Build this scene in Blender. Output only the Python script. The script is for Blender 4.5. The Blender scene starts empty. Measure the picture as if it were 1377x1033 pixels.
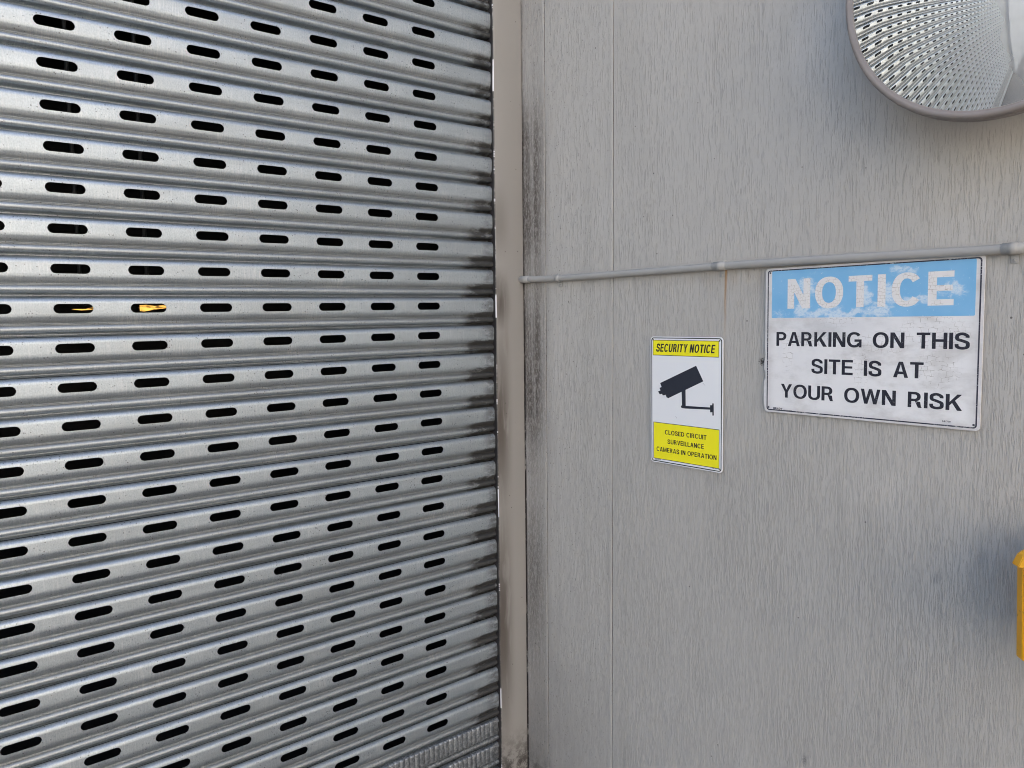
import bpy, bmesh, math, random
from mathutils import Vector, Matrix
random.seed(7)
sc = bpy.context.scene
COL = sc.collection
R = math.radians
H = 1.47                                   # camera height above the ground

# ------------------------------------------------------------------ camera
cam_d = bpy.data.cameras.new("camera"); cam = bpy.data.objects.new("camera", cam_d); COL.objects.link(cam)
cam_d.sensor_fit = 'HORIZONTAL'; cam_d.sensor_width = 36.0
cam_d.lens = 36.0 * 1039.98 / 1377.0
cam_d.clip_start = 0.02; cam_d.clip_end = 2000
yaw, pit, rol = .6824, -.0964, -.0105
fw = Vector((math.sin(yaw)*math.cos(pit), math.cos(yaw)*math.cos(pit), math.sin(pit)))
r0 = Vector((math.cos(yaw), -math.sin(yaw), 0)); u0 = r0.cross(fw)
rr = math.cos(rol)*r0 + math.sin(rol)*u0; uu = -math.sin(rol)*r0 + math.cos(rol)*u0
M = Matrix((rr, uu, -fw)).transposed().to_4x4(); M.translation = (0, 0, H)
cam.matrix_world = M
sc.camera = cam

# ------------------------------------------------------------------ light
L = Vector((.38, .60, .70)).normalized()  # towards the sun
wd = bpy.data.worlds.new("World"); sc.world = wd; wd.use_nodes = True
wn = wd.node_tree; bg = wn.nodes['Background']
sky = wn.nodes.new('ShaderNodeTexSky'); sky.sky_type = 'NISHITA'; sky.sun_disc = False
sky.sun_elevation = math.asin(L.z); sky.sun_rotation = math.atan2(L.x, L.y)
sky.air_density = 1.0; sky.dust_density = 4.0; sky.ozone_density = 0.6
wn.links.new(sky.outputs[0], bg.inputs[0]); bg.inputs[1].default_value = 0.09
sd = bpy.data.lights.new("sun", 'SUN'); sun = bpy.data.objects.new("sun", sd); COL.objects.link(sun)
sd.energy = 5.0; sd.angle = R(.53); sd.color = (1.0, .90, .77)
sun.rotation_euler = L.to_track_quat('Z', 'Y').to_euler()
sun.location = (4, 8, 8)
sc.view_settings.view_transform = 'Standard'; sc.view_settings.look = 'None'
sc.view_settings.exposure = 2.75; sc.view_settings.gamma = 1.0
sc.cycles.filter_width = 1.0

# ------------------------------------------------------------------ helpers
def link(o, parent=None):
    COL.objects.link(o)
    if parent is not None: o.parent = parent
    return o
def mesh_obj(name, bm, mat, parent=None, smooth=False):
    me = bpy.data.meshes.new(name); bm.to_mesh(me); bm.free()
    if mat is not None: me.materials.append(mat)
    if smooth:
        for p in me.polygons: p.use_smooth = True
    return link(bpy.data.objects.new(name, me), parent)
def tag(o, label=None, cat=None, group=None, kind=None):
    if label: o['label'] = label
    if cat: o['category'] = cat
    if group: o['group'] = group
    if kind: o['kind'] = kind
    return o
def empty(name, loc, label, cat, group=None):
    o = bpy.data.objects.new(name, None); o.location = loc; o.empty_display_size = .05
    link(o); return tag(o, label, cat, group)
def box(bm, x0, x1, y0, y1, z0, z1, bevel=0):
    v = [bm.verts.new(p) for p in ((x0,y0,z0),(x1,y0,z0),(x1,y1,z0),(x0,y1,z0),(x0,y0,z1),(x1,y0,z1),(x1,y1,z1),(x0,y1,z1))]
    f = [bm.faces.new([v[i] for i in q]) for q in ((3,2,1,0),(4,5,6,7),(0,1,5,4),(1,2,6,5),(2,3,7,6),(3,0,4,7))]
    if bevel:
        es = list({e for q in f for e in q.edges})
        bmesh.ops.bevel(bm, geom=es, offset=bevel, segments=2, affect='EDGES', profile=.5)
def lathe(bm, prof, n=96, a0=0, a1=2*math.pi):
    """prof: list of (r, z); axis local z"""
    rings = []
    for i in range(n):
        a = 2*math.pi*i/n; c, s = math.cos(a), math.sin(a)
        rings.append([bm.verts.new((r*c, r*s, z)) for r, z in prof])
    for i in range(n):
        A, B = rings[i], rings[(i+1) % n]
        for j in range(len(prof)-1):
            bm.faces.new((A[j], B[j], B[j+1], A[j+1]))
def tube(bm, pts, r, n=20, caps=True):
    pts = [Vector(p) for p in pts]; rings = []
    for i, p in enumerate(pts):
        t = (pts[min(i+1, len(pts)-1)] - pts[max(i-1, 0)]).normalized()
        a = t.cross(Vector((0, 0, 1)));
        if a.length < 1e-4: a = t.cross(Vector((1, 0, 0)))
        a.normalize(); b = a.cross(t)
        rad = r[i] if isinstance(r, (list, tuple)) else r
        rings.append([bm.verts.new(p + rad*(math.cos(2*math.pi*k/n)*a + math.sin(2*math.pi*k/n)*b)) for k in range(n)])
    for A, B in zip(rings, rings[1:]):
        for k in range(n): bm.faces.new((A[k], A[(k+1) % n], B[(k+1) % n], B[k]))
    if caps:
        bm.faces.new(rings[0][::-1]); bm.faces.new(rings[-1])
def catmull(pts, n, closed=False):
    out = []; m = len(pts)
    for i in range(m if closed else m-1):
        P = [pts[(i+k) % m] if closed else pts[min(max(i+k, 0), m-1)] for k in (-1, 0, 1, 2)]
        for j in range(n):
            t = j/n
            out.append(tuple(.5*(2*b + (c-a)*t + (2*a-5*b+4*c-d)*t*t + (3*b-a-3*c+d)*t**3) for a, b, c, d in zip(*P)))
    if not closed: out.append(tuple(pts[-1]))
    return out

# ------------------------------------------------------------------ node helper
class NT:
    def __init__(s, name):
        s.m = bpy.data.materials.new(name); s.m.use_nodes = True
        s.t = s.m.node_tree; s.b = s.t.nodes['Principled BSDF']
        s._tc = None
    def set(s, **k):
        for n, v in k.items():
            s.inp(s.b, n.replace('_', ' '), v)
        return s
    def inp(s, node, key, v):
        i = node.inputs[key]
        if isinstance(v, bpy.types.NodeSocket): s.t.links.new(v, i)
        elif isinstance(v, (tuple, list)) and i.type == 'RGBA' and len(v) == 3: i.default_value = (*v, 1)
        else: i.default_value = v
    def co(s):
        if s._tc is None: s._tc = s.t.nodes.new('ShaderNodeTexCoord')
        return s._tc.outputs['Object']
    def xyz(s):
        n = s.t.nodes.new('ShaderNodeSeparateXYZ'); s.inp(n, 0, s.co()); return n.outputs
    def math(s, op, a, b=0.0, c=0.0, clamp=False):
        n = s.t.nodes.new('ShaderNodeMath'); n.operation = op; n.use_clamp = clamp
        s.inp(n, 0, a); s.inp(n, 1, b); s.inp(n, 2, c); return n.outputs[0]
    def add(s, a, b): return s.math('ADD', a, b)
    def mul(s, a, b): return s.math('MULTIPLY', a, b)
    def sub(s, a, b): return s.math('SUBTRACT', a, b)
    def mapr(s, v, a, b, c=0.0, d=1.0, smooth=True):
        n = s.t.nodes.new('ShaderNodeMapRange'); n.clamp = True
        n.interpolation_type = 'SMOOTHSTEP' if smooth else 'LINEAR'
        for k, q in zip(('Value', 'From Min', 'From Max', 'To Min', 'To Max'), (v, a, b, c, d)): s.inp(n, k, q)
        return n.outputs[0]
    def scaled(s, sx, sy, sz, off=(0, 0, 0)):
        n = s.t.nodes.new('ShaderNodeMapping'); s.inp(n, 'Vector', s.co())
        n.inputs['Scale'].default_value = (sx, sy, sz); n.inputs['Location'].default_value = off
        return n.outputs[0]
    def noise(s, vec, scale=1.0, detail=2.0, rough=.5, dist=0.0):
        n = s.t.nodes.new('ShaderNodeTexNoise'); s.inp(n, 'Vector', vec); s.inp(n, 'Scale', scale)
        s.inp(n, 'Detail', detail); s.inp(n, 'Roughness', rough); s.inp(n, 'Distortion', dist); return n.outputs['Fac']
    def voro(s, vec, scale=1.0, feat='F1'):
        n = s.t.nodes.new('ShaderNodeTexVoronoi'); n.feature = feat; s.inp(n, 'Vector', vec); s.inp(n, 'Scale', scale)
        return n.outputs['Distance']
    def mix(s, f, a, b):
        n = s.t.nodes.new('ShaderNodeMix'); n.data_type = 'RGBA'; n.clamp_factor = True
        s.inp(n, 'Factor', f); s.inp(n, 'A', a) if False else None
        A = [i for i in n.inputs if i.name == 'A' and i.type == 'RGBA'][0]; B = [i for i in n.inputs if i.name == 'B' and i.type == 'RGBA'][0]
        for i, v in ((A, a), (B, b)):
            if isinstance(v, bpy.types.NodeSocket): s.t.links.new(v, i)
            else: i.default_value = (*v[:3], 1)
        return [o for o in n.outputs if o.type == 'RGBA'][0]
    def gauss(s, a, ca, ra, b, cb, rb):
        """1 at (ca, cb), falling to 0 at the given radii"""
        p = s.math('DIVIDE', s.sub(a, ca), ra); q = s.math('DIVIDE', s.sub(b, cb), rb)
        d = s.math('SQRT', s.add(s.mul(p, p), s.mul(q, q)))
        return s.mapr(d, 1.0, 0.0)
    def mx(s, *v):
        o = v[0]
        for q in v[1:]: o = s.math('MAXIMUM', o, q)
        return o
    def bump(s, h, strength=1.0, dist=.001, normal=None):
        n = s.t.nodes.new('ShaderNodeBump'); s.inp(n, 'Height', h); s.inp(n, 'Strength', strength); s.inp(n, 'Distance', dist)
        if normal is not None: s.inp(n, 'Normal', normal)
        s.t.links.new(n.outputs[0], s.b.inputs['Normal']); return n.outputs[0]
def simple(name, col, rough=.5, metal=0.0):
    t = NT(name); t.set(Base_Color=col, Roughness=rough, Metallic=metal); return t.m

# ------------------------------------------------------------------ layout numbers
P = 0.08                                   # slat pitch
X0, YS, Z0, CS = 0.30662, 1.7881, H + 0.01003, 0.142928   # first slot column, shutter plane, row at eye height, slot spacing
YJ = 1.776                                 # front of the jamb
K = 1.776/1.728                            # scale of everything on the side wall
WX = 1.4533*K                              # plane of the side wall
XE = 1.379                                 # right end of the visible curtain
XL = -2.92                                 # left end of the opening
TOP = 3.02
def wy(y): return y*K
def wz(z): return H + z*K

# ------------------------------------------------------------------ materials: setting
def mat_ground():
    t = NT('worn_asphalt'); n1 = t.noise(t.co(), 90, 4, .7); n2 = t.noise(t.co(), 1.3, 3)
    c = t.mix(n1, (.085, .083, .081), (.15, .147, .143)); c = t.mix(t.mul(n2, .5), c, (.08, .078, .076))
    t.set(Base_Color=c, Roughness=.9); t.bump(n1, .5, .004); return t.m
def mat_wall():
    t = NT('combed_painted_render')
    o = t.xyz(); y, z = o['Y'], o['Z']
    low = t.noise(t.scaled(1, 5, 2.2), 1, 3)
    dens = t.mapr(z, H-1.0, H+.5, 1.0, .0)
    a = t.noise(t.scaled(1, 680, 30), 1, 3, .55, .3)
    b = t.noise(t.scaled(1, 620, 60, (0, 7, 3)), 1, 2, .55, .4)
    c = t.noise(t.scaled(1, 420, 150, (0, 3, 9)), 1, 3, .65, .6)
    lo_ = t.mapr(dens, 0, 1, .56, .46, False)
    ridge = t.mapr(a, lo_, t.add(lo_, .14)); pitv = t.mapr(b, .40, .30)
    amt = t.mapr(low, .34, .60, .62, 1.0)
    h = t.mul(t.sub(t.add(ridge, t.mul(c, .45)), t.mul(pitv, .4)), amt)
    # colour: grey paint, grime beside the jamb, rust run, chips
    v = t.noise(t.scaled(1, 2.0, 1.2), 1, 4)
    col = t.mix(v, (.41, .394, .366), (.45, .433, .404))
    fine = t.noise(t.scaled(1, 300, 80, (0, 1, 2)), 1, 3, .7)
    drip = t.mapr(t.noise(t.scaled(1, 17, .8, (0, 2, 6)), 1, 4, .6), .50, .74)
    col = t.mix(t.mul(drip, .13), col, (.24, .225, .20))
    rub = t.mul(t.mapr(t.noise(t.scaled(1, 3.2, 2.6, (0, 6, 2)), 1, 5, .7), .54, .70), .16); col = t.mix(rub, col, (.60, .585, .56))
    corner_shade = t.mul(t.gauss(y, wy(1.74), .55, z, .0, .75), t.mapr(t.noise(t.scaled(1, 12, 5), 1, 4, .65), .2, .7, .45, 1.0))  # shade low in the corner painted brown, broken up like splashed dirt
    col = t.mix(t.mul(corner_shade, .62), col, (.15, .138, .125))
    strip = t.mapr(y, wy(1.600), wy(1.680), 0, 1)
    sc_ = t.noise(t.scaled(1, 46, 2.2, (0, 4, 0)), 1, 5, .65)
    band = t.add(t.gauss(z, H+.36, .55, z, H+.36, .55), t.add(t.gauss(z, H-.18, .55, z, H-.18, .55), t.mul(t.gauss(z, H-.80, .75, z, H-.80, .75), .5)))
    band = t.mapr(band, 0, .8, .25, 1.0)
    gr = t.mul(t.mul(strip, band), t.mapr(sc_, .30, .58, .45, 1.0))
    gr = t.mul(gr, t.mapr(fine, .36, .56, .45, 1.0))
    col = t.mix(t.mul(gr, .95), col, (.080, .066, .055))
    pit = t.mul(t.mapr(t.noise(t.scaled(1, 330, 120, (0, 5, 5)), 1, 2), .66, .74), t.mapr(y, wy(1.2), wy(1.62), .10, .8))
    col = t.mix(pit, col, (.05, .045, .04))
    gd = t.noise(t.scaled(1, 60, 26, (0, 8, 8)), 1, 4, .7)
    for j_ in (1.6355, 1.3785, .20):
        ln = t.gauss(y, wy(j_)-.0022, .0026, y, wy(j_)-.0022, .0026)
        col = t.mix(t.mul(ln, t.mapr(gd, .25, .6, .35, .95)), col, (.07, .062, .055))
    ed = t.mul(t.mapr(y, YJ-.006, YJ-.0015), t.mul(t.mapr(gd, .35, .5), t.mapr(z, H+.5, H-.4, .3, 1)))
    col = t.mix(ed, col, (.03, .026, .024))
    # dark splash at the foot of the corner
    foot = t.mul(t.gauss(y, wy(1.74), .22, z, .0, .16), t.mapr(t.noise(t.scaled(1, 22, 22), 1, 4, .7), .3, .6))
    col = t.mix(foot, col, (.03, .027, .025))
    # rust run under a conduit clip
    wob = t.mul(t.sub(t.noise(t.scaled(1, 1, 14), 1, 2), .5), .006)
    yr = t.add(y, wob)
    dz = t.mapr(z, wz(-.075), wz(.07), 0, 1, False)
    run = t.mul(t.gauss(yr, wy(1.0365), .0075, yr, wy(1.0365), .0075), t.mul(dz, t.mapr(z, wz(.092), wz(.085))))
    col = t.mix(t.mul(run, .95), col, (.36, .20, .075))
    und = t.mul(t.gauss(y, wy(1.03), .26, z, wz(.07), .05), t.mapr(t.noise(t.scaled(1, 30, 4, (0, 2, 2)), 1, 3), .4, .7))
    col = t.mix(t.mul(und, .35), col, (.33, .26, .19))
    chipn = t.noise(t.scaled(1, 190, 150, (0, .3, .8)), 1, 4, .7, 2.2)
    chip = t.mul(t.gauss(y, wy(.940), .020, z, wz(-.117), .022), 1.0)
    chip = t.mapr(t.add(chip, t.mul(t.sub(chipn, .5), 2.6)), .74, .84)
    chip = t.mul(chip, t.gauss(y, wy(.940), .034, z, wz(-.117), .034))
    col = t.mix(t.mapr(chip, .1, .3), col, (.04, .036, .033))
    # scuff low on the wall
    sm = t.mul(t.gauss(y, wy(0.8194), .012, z, wz(-0.9561), .020), t.mapr(chipn, .35, .6))
    col = t.mix(t.mul(sm, .8), col, (.10, .10, .10))
    # small dark specks
    sp = t.mapr(t.voro(t.scaled(1, 14, 14, (0, 9, 1)), 1), .035, .02)
    col = t.mix(t.mul(sp, .8), col, (.07, .06, .06))
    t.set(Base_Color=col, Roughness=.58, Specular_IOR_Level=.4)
    t.bump(h, .75, .00095)
    return t.m
def mat_jamb():
    t = NT('smooth_painted_steel'); o = t.xyz(); x, z = o['X'], o['Z']
    v = t.noise(t.co(), 3, 4)
    col = t.mix(v, (.235, .229, .220), (.285, .277, .266))
    n = t.noise(t.scaled(34, 1, 5.5), 1, 4, .6, .6)
    edge = t.mapr(x, 1.452, 1.402)
    bands = t.mx(t.gauss(z, H+.02, .17, z, H+.02, .17), t.gauss(z, H-.34, .55, z, H-.34, .55), t.gauss(z, H-.95, .80, z, H-.95, .80), t.mul(t.gauss(z, H+.25, .2, z, H+.25, .2), .4))
    sm = t.mul(t.mapr(n, .24, .52, .38, 1.0), t.mul(edge, bands))
    col = t.mix(t.mul(sm, .95), col, (.075, .063, .055))
    bl = t.mul(t.gauss(x, 1.424, .013, z, H-.09, .075), t.mapr(n, .25, .6, .5, 1))
    col = t.mix(t.mul(bl, .5), col, (.16, .14, .125))
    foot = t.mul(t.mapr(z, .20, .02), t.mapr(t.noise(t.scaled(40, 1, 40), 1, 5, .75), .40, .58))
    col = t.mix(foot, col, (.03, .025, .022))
    sp = t.mapr(t.voro(t.scaled(26, 1, 26), 1), .06, .03)
    col = t.mix(t.mul(sp, .8), col, (.06, .05, .045))
    # bare worn metal and grime along the edge
    yv = o['Y']
    en = t.noise(t.scaled(1, 1, 22), 1, 5, .75)
    ew = t.mul(t.mapr(x, 1.3900, 1.3880), t.mapr(en, .40, .52)); col = t.mix(t.mul(ew, .8), col, (.05, .045, .042))
    side = t.mapr(yv, YJ+.0022, YJ+.0034); col = t.mix(side, col, (.018, .016, .016))  # side return blackened: grime, plus the shade of the gap beside the slats
    chips = t.mx(t.gauss(z, H+.66, .09, z, H+.66, .09), t.gauss(z, H+.01, .07, z, H+.01, .07), t.gauss(z, H-.57, .10, z, H-.57, .10), t.gauss(z, H-1.18, .07, z, H-1.18, .07), .10)
    wear = t.mul(t.mul(t.mapr(x, 1.3894, 1.3886), t.mapr(yv, YJ+.0040, YJ+.0030)), t.mapr(t.add(t.mul(chips, .6), t.noise(t.scaled(1, 1, 40, (0, 0, 4)), 1, 4, .7)), .66, .74))
    col = t.mix(wear, col, (.70, .70, .72))
    t.set(Base_Color=col, Roughness=.5); t.bump(v, .2, .003); return t.m
def mat_galv():
    t = NT('galvanised_steel'); o = t.xyz(); x, z = o['X'], o['Z']
    inf = t.t.nodes.new('ShaderNodeObjectInfo')
    ofs = t.t.nodes.new('ShaderNodeCombineXYZ'); t.inp(ofs, 0, t.mul(inf.outputs['Random'], 31.0)); t.inp(ofs, 2, t.mul(inf.outputs['Random'], 17.0))
    va = t.t.nodes.new('ShaderNodeVectorMath'); va.operation = 'ADD'; t.inp(va, 0, t.co()); t.inp(va, 1, ofs.outputs[0])
    def sc3(a, b, c):
        m = t.t.nodes.new('ShaderNodeVectorMath'); m.operation = 'MULTIPLY'; t.inp(m, 0, va.outputs[0]); m.inputs[1].default_value = (a, b, c); return m.outputs[0]
    g = t.noise(sc3(420, 420, 240), 1, 2, .6); big = t.noise(sc3(9, 30, 40), 1, 3, .6); st = t.noise(sc3(240, 20, 26), 1, 3, .7)
    col = t.mix(t.mapr(g, .3, .7), (.335, .385, .435), (.45, .51, .565))
    col = t.mix(t.mul(big, .3), col, (.43, .465, .485))
    col = t.mix(t.mapr(st, .48, .72, 0, .4), col, (.58, .61, .64))
    # chalky water runs under the slots and dusty patches
    chalk = t.mul(t.mapr(t.noise(sc3(5, 9, 14), 1, 3), .50, .68), t.mapr(t.noise(sc3(330, 20, 20), 1, 3, .7), .46, .66))
    chalk = t.mul(chalk, t.mapr(z, -.006, -.030, .25, .8)); col = t.mix(t.mul(chalk, .55), col, (.66, .67, .68))
    dust = t.mapr(t.noise(sc3(3.5, 9, 22), 1, 4, .6), .42, .70, 0, .45); col = t.mix(dust, col, (.315, .345, .37))
    # fine dark specks
    sp = t.mapr(t.voro(sc3(130, 130, 130), 1), .24, .12)
    spm = t.mapr(t.noise(sc3(24, 24, 24), 1, 3), .42, .62)
    col = t.mix(t.mul(sp, t.mul(spm, .75)), col, (.12, .12, .13))
    # lower bend and bead tinted brown, putting the mirrored ground's darkness into the colour (local z is measured down from the slat's top edge)
    bend_shade = t.mul(t.mapr(z, -.040, -.052), t.mapr(z, -.066, -.058))
    col = t.mix(t.mul(bend_shade, .40), col, (.21, .19, .155))
    bead = t.mapr(z, -.056, -.060); col = t.mix(t.mul(bead, .15), col, (.27, .25, .225))
    # grease worked in beside the guide
    gn = t.noise(sc3(26, 20, 60), 1, 4, .6)
    geo = t.t.nodes.new('ShaderNodeNewGeometry'); gs_ = t.t.nodes.new('ShaderNodeSeparateXYZ'); t.inp(gs_, 0, geo.outputs['Position'])
    gz = t.mapr(gs_.outputs['Z'], H+.45, H-.10, .55, 1.0)
    near = t.mul(t.mapr(x, 1.235, 1.375, 0, 1), gz)
    rec = t.mx(t.mul(bead, 1.0), t.mapr(z, -.034, -.050), t.mul(t.mapr(x, 1.29, 1.385), .42))
    gs = t.mapr(t.mul(t.mul(near, rec), t.mapr(gn, .25, .60, .35, 1.0)), .10, .55)
    col = t.mix(t.mul(gs, .93), col, (.022, .021, .02))
    t.set(Base_Color=col, Metallic=t.sub(t.mapr(gs, 0, 1, .92, .3), t.mul(chalk, .35)), Roughness=t.mapr(t.add(t.mul(g, .5), t.mul(big, .5)), .25, .75, .46, .60))
    t.bump(t.add(t.mul(g, .5), t.mul(t.noise(sc3(26, 10, 30), 1, 2), 2.2)), .28, .0007)
    return t.m
M_GROUND = mat_ground(); M_WALL = mat_wall(); M_JAMB = mat_jamb(); M_GALV = mat_galv()
M_ZINC = NT('dull_zinc'); zn = M_ZINC.noise(M_ZINC.scaled(160, 160, 120), 1, 4, .7)
M_ZINC.set(Base_Color=M_ZINC.mix(M_ZINC.mapr(zn, .35, .7), (.16, .175, .195), (.40, .43, .46)), Metallic=.85, Roughness=.55); M_ZINC = M_ZINC.m
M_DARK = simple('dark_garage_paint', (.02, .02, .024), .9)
M_FACADE = simple('grey_facade_paint', (.40, .395, .385), .7)

# ------------------------------------------------------------------ ground
bm = bmesh.new(); s_ = 400
bm.faces.new([bm.verts.new(p) for p in ((-s_, -s_, 0), (s_, -s_, 0), (s_, s_, 0), (-s_, s_, 0))])
tag(mesh_obj('ground', bm, M_GROUND), kind='structure')

# ------------------------------------------------------------------ side wall with sheet joints
def side_wall():
    joints = [wy(1.6355), wy(1.3785), wy(.20)]
    prof = [(-7.0, 0.0)]
    for j in sorted(joints):
        prof += [(j-.0040, 0), (j-.0034, .0012), (j-.0030, .0062), (j-.0014, .0064), (j-.0010, .0006), (j+.0006, -.0003), (j+.006, -.0007), (j+.012, -.0004), (j+.020, 0)]
    prof += [(1.93, 0)]
    bm = bmesh.new(); zs = [0.0, 4.2]
    rows = [[bm.verts.new((WX + d, y, z)) for y, d in prof] for z in zs]
    for i in range(len(prof)-1):
        f = bm.faces.new((rows[0][i], rows[0][i+1], rows[1][i+1], rows[1][i]))
    b = [bm.verts.new(p) for p in ((WX+.2, -7, 0), (WX+.2, 1.93, 0), (WX+.2, 1.93, 4.2), (WX+.2, -7, 4.2))]
    bm.faces.new(b)
    bm.faces.new((rows[0][0], rows[1][0], b[3], b[0])); bm.faces.new((rows[0][-1], b[1], b[2], rows[1][-1]))
    n = len(prof)
    bm.faces.new(rows[1] + [b[2], b[3]]); bm.faces.new(rows[0][::-1] + [b[0], b[1]])
    bmesh.ops.recalc_face_normals(bm, faces=bm.faces)
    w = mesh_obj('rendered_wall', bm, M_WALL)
    return tag(w, 'grey painted wall with combed vertical grain carrying the two signs and the mirror', 'wall')
side_wall()

# jamb: folded steel section between the curtain and the wall
def jamb():
    x0, x1 = 1.3868, WX-.0022; rb = .0022
    bm = bmesh.new(); prof = [(x0, YS+.10), (x0, YJ+rb)]
    for i in range(1, 5):
        a = math.pi/2*i/4; prof.append((x0+rb-rb*math.cos(a), YJ+rb-rb*math.sin(a)))
    prof += [(x0+.02, YJ), (x1-rb, YJ)]
    for i in range(1, 5):
        a = math.pi/2*i/4; prof.append((x1-rb+rb*math.sin(a), YJ+rb-rb*math.cos(a)))
    prof += [(x1, YS+.10)]
    nz = 180; rows = []
    for k in range(nz+1):
        z = 3.2*k/nz
        dx = .0007*math.sin(z*9.0) + .0006*math.sin(z*23+1) if 0 < k < nz else 0
        rows.append([bm.verts.new((x + (dx if i < 6 else 0), y, z)) for i, (x, y) in enumerate(prof)])
    for A, B in zip(rows, rows[1:]):
        for i in range(len(prof)-1): bm.faces.new((A[i], A[i+1], B[i+1], B[i])).smooth = True
    j = mesh_obj('door_jamb', bm, M_JAMB)
    return tag(j, 'smooth grimy steel jamb strip between the shutter and the rough wall', 'door jamb')
jamb()

# ------------------------------------------------------------------ garage behind and facade around
ga = empty('garage_building', (0, 1.95, 0), 'dark garage behind the slotted shutter with its grey front', 'garage')
def part(name, mat, parent, *boxes, bevel=0):
    bm = bmesh.new(); o = parent.location
    for b in boxes: box(bm, b[0]-o.x, b[1]-o.x, b[2]-o.y, b[3]-o.y, b[4]-o.z, b[5]-o.z, bevel)
    return mesh_obj(name, bm, mat, parent)
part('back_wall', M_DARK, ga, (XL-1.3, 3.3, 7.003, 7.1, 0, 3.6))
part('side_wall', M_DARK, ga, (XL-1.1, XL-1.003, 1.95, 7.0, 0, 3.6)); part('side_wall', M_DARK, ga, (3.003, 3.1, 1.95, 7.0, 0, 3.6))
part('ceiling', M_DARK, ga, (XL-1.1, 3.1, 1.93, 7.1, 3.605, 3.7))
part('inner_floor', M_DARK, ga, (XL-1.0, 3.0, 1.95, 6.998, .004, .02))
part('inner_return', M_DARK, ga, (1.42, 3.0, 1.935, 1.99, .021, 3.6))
part('lintel', M_FACADE, ga, (XL-.002, WX-.004, YS+.01, 1.925, TOP+.10, 4.2))
part('pier', simple('pale_pier_paint', (.25, .29, .34), .7), ga, (XL-7, XL-.004, YS-.08, 1.925, 0, 4.2))

# ------------------------------------------------------------------ sunlit building across the yard (seen only as reflections)
ob = empty('yard_building', (-3, -12.5, 0), 'cream building across the sunlit yard facing the shutter', 'building')
M_CREAM = simple('cream_render', (.62, .585, .53), .8); M_GLASS = simple('dark_window_glass', (.03, .035, .04), .1)
part('wall', M_CREAM, ob, (-17, 11, -16.5, -12.5, 0, 9.6))
part('parapet', M_CREAM, ob, (-17.1, 11.1, -16.6, -12.4, 9.603, 9.9))
for wz_ in (1.1, 6.2):
    for wx_ in (-14, -10.5, -7, 3.5, 7.0): part('window', M_GLASS, ob, (wx_, wx_+1.5, -12.497, -12.47, wz_, wz_+1.2))
part('door', simple('brown_door', (.18, .10, .06), .6), ob, (-2.2, -1.2, -12.497, -12.45, .005, 2.1))

# ------------------------------------------------------------------ roller shutter
# slat section: (depth towards the viewer, distance down from the top edge)
SEC_TOP = catmull([(-.0105, .0005), (-.0088, .0012), (-.0055, .0032), (-.0025, .0060), (-.0008, .0092), (0, .0130)], 5)
SEC_FLAT = [(0, .0130), (.00012, .0240), (0, .0345)]
SEC_LOW = catmull([(0, .0345), (-.0006, .0395), (-.0022, .0440), (-.0046, .0488), (-.0074, .0522), (-.0080, .0530)], 5)
SEC_LIP = [(-.0080, .0530), (-.0068, .0533), (-.0064, .0541), (-.0074, .0549)]
BC, BR = (-.0098, .0645), .0080
SEC_BEAD = [(-.0074, .0549), (-.0090, .0557)] + [(BC[0] + BR*1.1*math.sin(a), BC[1] - BR*math.cos(a)) for a in [math.pi*(.06 + .94*i/16) for i in range(17)]]
SEC_GAP = [SEC_BEAD[-1], (-.0190, .0728), (-.0250, .0750), (-.0250, .0790), (-.0125, .0803)]
def sec_normals(sec):
    out = []
    for i in range(len(sec)):
        a, b = sec[max(i-1, 0)], sec[min(i+1, len(sec)-1)]
        td, tz = b[0]-a[0], b[1]-a[1]; l = math.hypot(td, tz) or 1
        out.append((tz/l, td/l))           # (towards viewer, up)
    return out
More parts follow.
